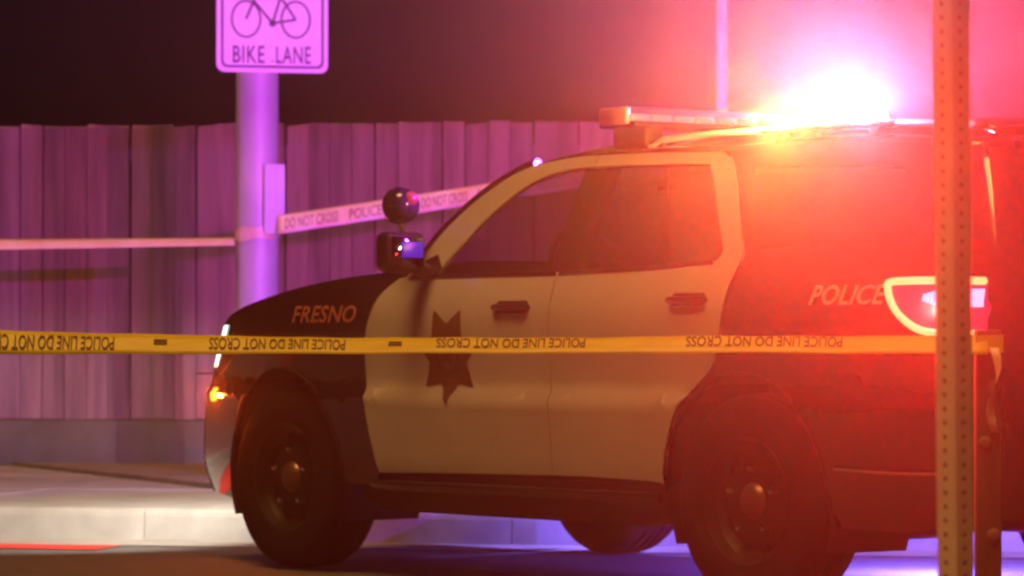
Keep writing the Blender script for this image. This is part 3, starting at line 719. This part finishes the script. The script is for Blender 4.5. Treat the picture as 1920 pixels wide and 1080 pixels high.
# far tape: wraps the thick pole
FT = tag(empty('barrier_tape', (PX, PY, 1.55)), 'police tape in a pale lit tone tied round the thick pole behind the car', 'barrier tape')
inv2 = FT.location
fx = [522 + 16.6 * k for k in range(50)]
ft = []; fb = []
for x in fx:
    Y = 20.68 + .7 * (x - 522) / 830
    y0 = 408 - (x - 522) * .158 - 8 * math.sin((x - 522) / 830 * math.pi) * -.3
    ft.append(px3(x, y0 - 4, Y) - inv2); fb.append(px3(x, y0 + 31, Y - .06) - inv2)
tape_obj('ribbon', ft, fb, 'tape_pale_lit', FT, .002)
for xa, xb in ((534, 634), (790, 877), (1010, 1100)): words_on(ft, fb, fx[0], fx[-1], xa, xb, .22, .78, 'ink_pale', FT, 'DO NOT CROSS', False, .006, 0)
for xa, xb in ((655, 760), (895, 990)): words_on(ft, fb, fx[0], fx[-1], xa, xb, .22, .78, 'ink_pale', FT, 'POLICE LINE', False, .006, 0)
lx = [-520 + 20 * k for k in range(49)]
lt = []; lb = []
for i, x in enumerate(lx):
    Y = 20.72 - .25 * (440 - x) / 960; tw = .010 * (440 - x) / 440; yc = 453 + (440 - x) * .013
    th = 7 + 2.5 * max(0, min(1, (440 - x) / 440)); lt.append(px3(x, yc - th, Y + .035) - inv2); lb.append(px3(x, yc + th, Y - .035) - inv2)
tape_obj('twisted_ribbon', lt, lb, 'tape_pale_lit', FT, .001)
wv = []; wf = []
for k in range(41):
    q = R(180 + 180 * k / 40); zz = (.95 - (437 - 638) / 7000 * 20.7) - inv2.z + .01 * math.cos(q)
    for dz in (-.036, .036): wv.append((.124 * math.cos(q), .124 * math.sin(q), zz + dz * (1 + .2 * math.sin(q * 5))))
    if k: wf.append((2 * k - 2, 2 * k, 2 * k + 1, 2 * k - 1))
link('tape_wrap', mesh('tape_wrap', wv, wf), 'tape_pale_lit', FT, True, 60)

# ------------------------------------------------------------------ perforated steel post close to the camera
QY = 6.8
pp_ = tag(empty('perforated_post', ((1795 - 960) / 7000 * QY, QY, 0), R(37)), 'square perforated steel sign post close up on the right', 'post')
pp_.rotation_euler = (0, R(-.55), R(37))
def perf_post(w=.0508, h=2.74, pitch=.0254, r=.0056, t=.003):
    bm = bmesh.new(); n = int(h / pitch); hw = w / 2
    for s in range(4):
        rot = Matrix.Rotation(s * math.pi / 2, 3, 'Z')
        def P(x, z, dep=0): return bm.verts.new(rot @ Vector((x, -hw + dep, z)))
        for k in range(n):
            zc = (k + .5) * pitch; hp = pitch / 2
            sq = [(hp, 0), (hp, hp), (0, hp), (-hp, hp), (-hp, 0), (-hp, -hp), (0, -hp), (hp, -hp)]
            o = [P(x, zc + z) for x, z in sq]
            c = [P(r * math.cos(math.pi / 4 * i), zc + r * math.sin(math.pi / 4 * i)) for i in range(8)]
            ci = [P(r * math.cos(math.pi / 4 * i), zc + r * math.sin(math.pi / 4 * i), t) for i in range(8)]
            for i in range(8):
                j = (i + 1) % 8; bm.faces.new((o[i], o[j], c[j], c[i])); bm.faces.new((c[i], c[j], ci[j], ci[i]))
            for sx in (-1, 1):
                a = [P(sx * hp, zc - hp), P(sx * (hw - .004), zc - hp), P(sx * (hw - .004), zc + hp), P(sx * hp, zc + hp)]; bm.faces.new(a)
                b = [P(sx * (hw - .004), zc - hp), P(sx * hw, zc - hp, .004), P(sx * hw, zc + hp, .004), P(sx * (hw - .004), zc + hp)]; bm.faces.new(b)
    bmesh.ops.remove_doubles(bm, verts=bm.verts, dist=1e-5); bmesh.ops.recalc_face_normals(bm, faces=bm.faces)
    return bmesh_out('post_tube', bm)
link('post_tube', perf_post(), 'post_steel', pp_)
box('dark_core', (0, 0, 1.36), (.0425, .0425, 2.7), 'steel_rim', pp_)  # dark core added so no light shows through the holes
box('ground_sleeve', (0, 0, .06), (.062, .062, .12), 'post_steel', pp_, .004, 1)

# ------------------------------------------------------------------ haze added for the bloom round the lamps
hz = link('haze', bmesh_out('haze', box_bm((0, 39, 1.9), (128, 110, 6.2))), None)
hm = bpy.data.materials.new('bloom_haze'); hm.use_nodes = True; hn = hm.node_tree.nodes; hn.remove(hn['Principled BSDF'])
pv = hn.new('ShaderNodeVolumePrincipled'); pv.inputs['Color'].default_value = (.92, .92, .92, 1); pv.inputs['Density'].default_value = .0055
pv.inputs['Anisotropy'].default_value = .94
hm.node_tree.links.new(pv.outputs[0], hn['Material Output'].inputs['Volume'])
hm.cycles.volume_sampling = 'EQUIANGULAR'
hz.data.materials.append(hm); tag(hz, 'thin haze added for the bloom round the roof lights', kind='stuff')
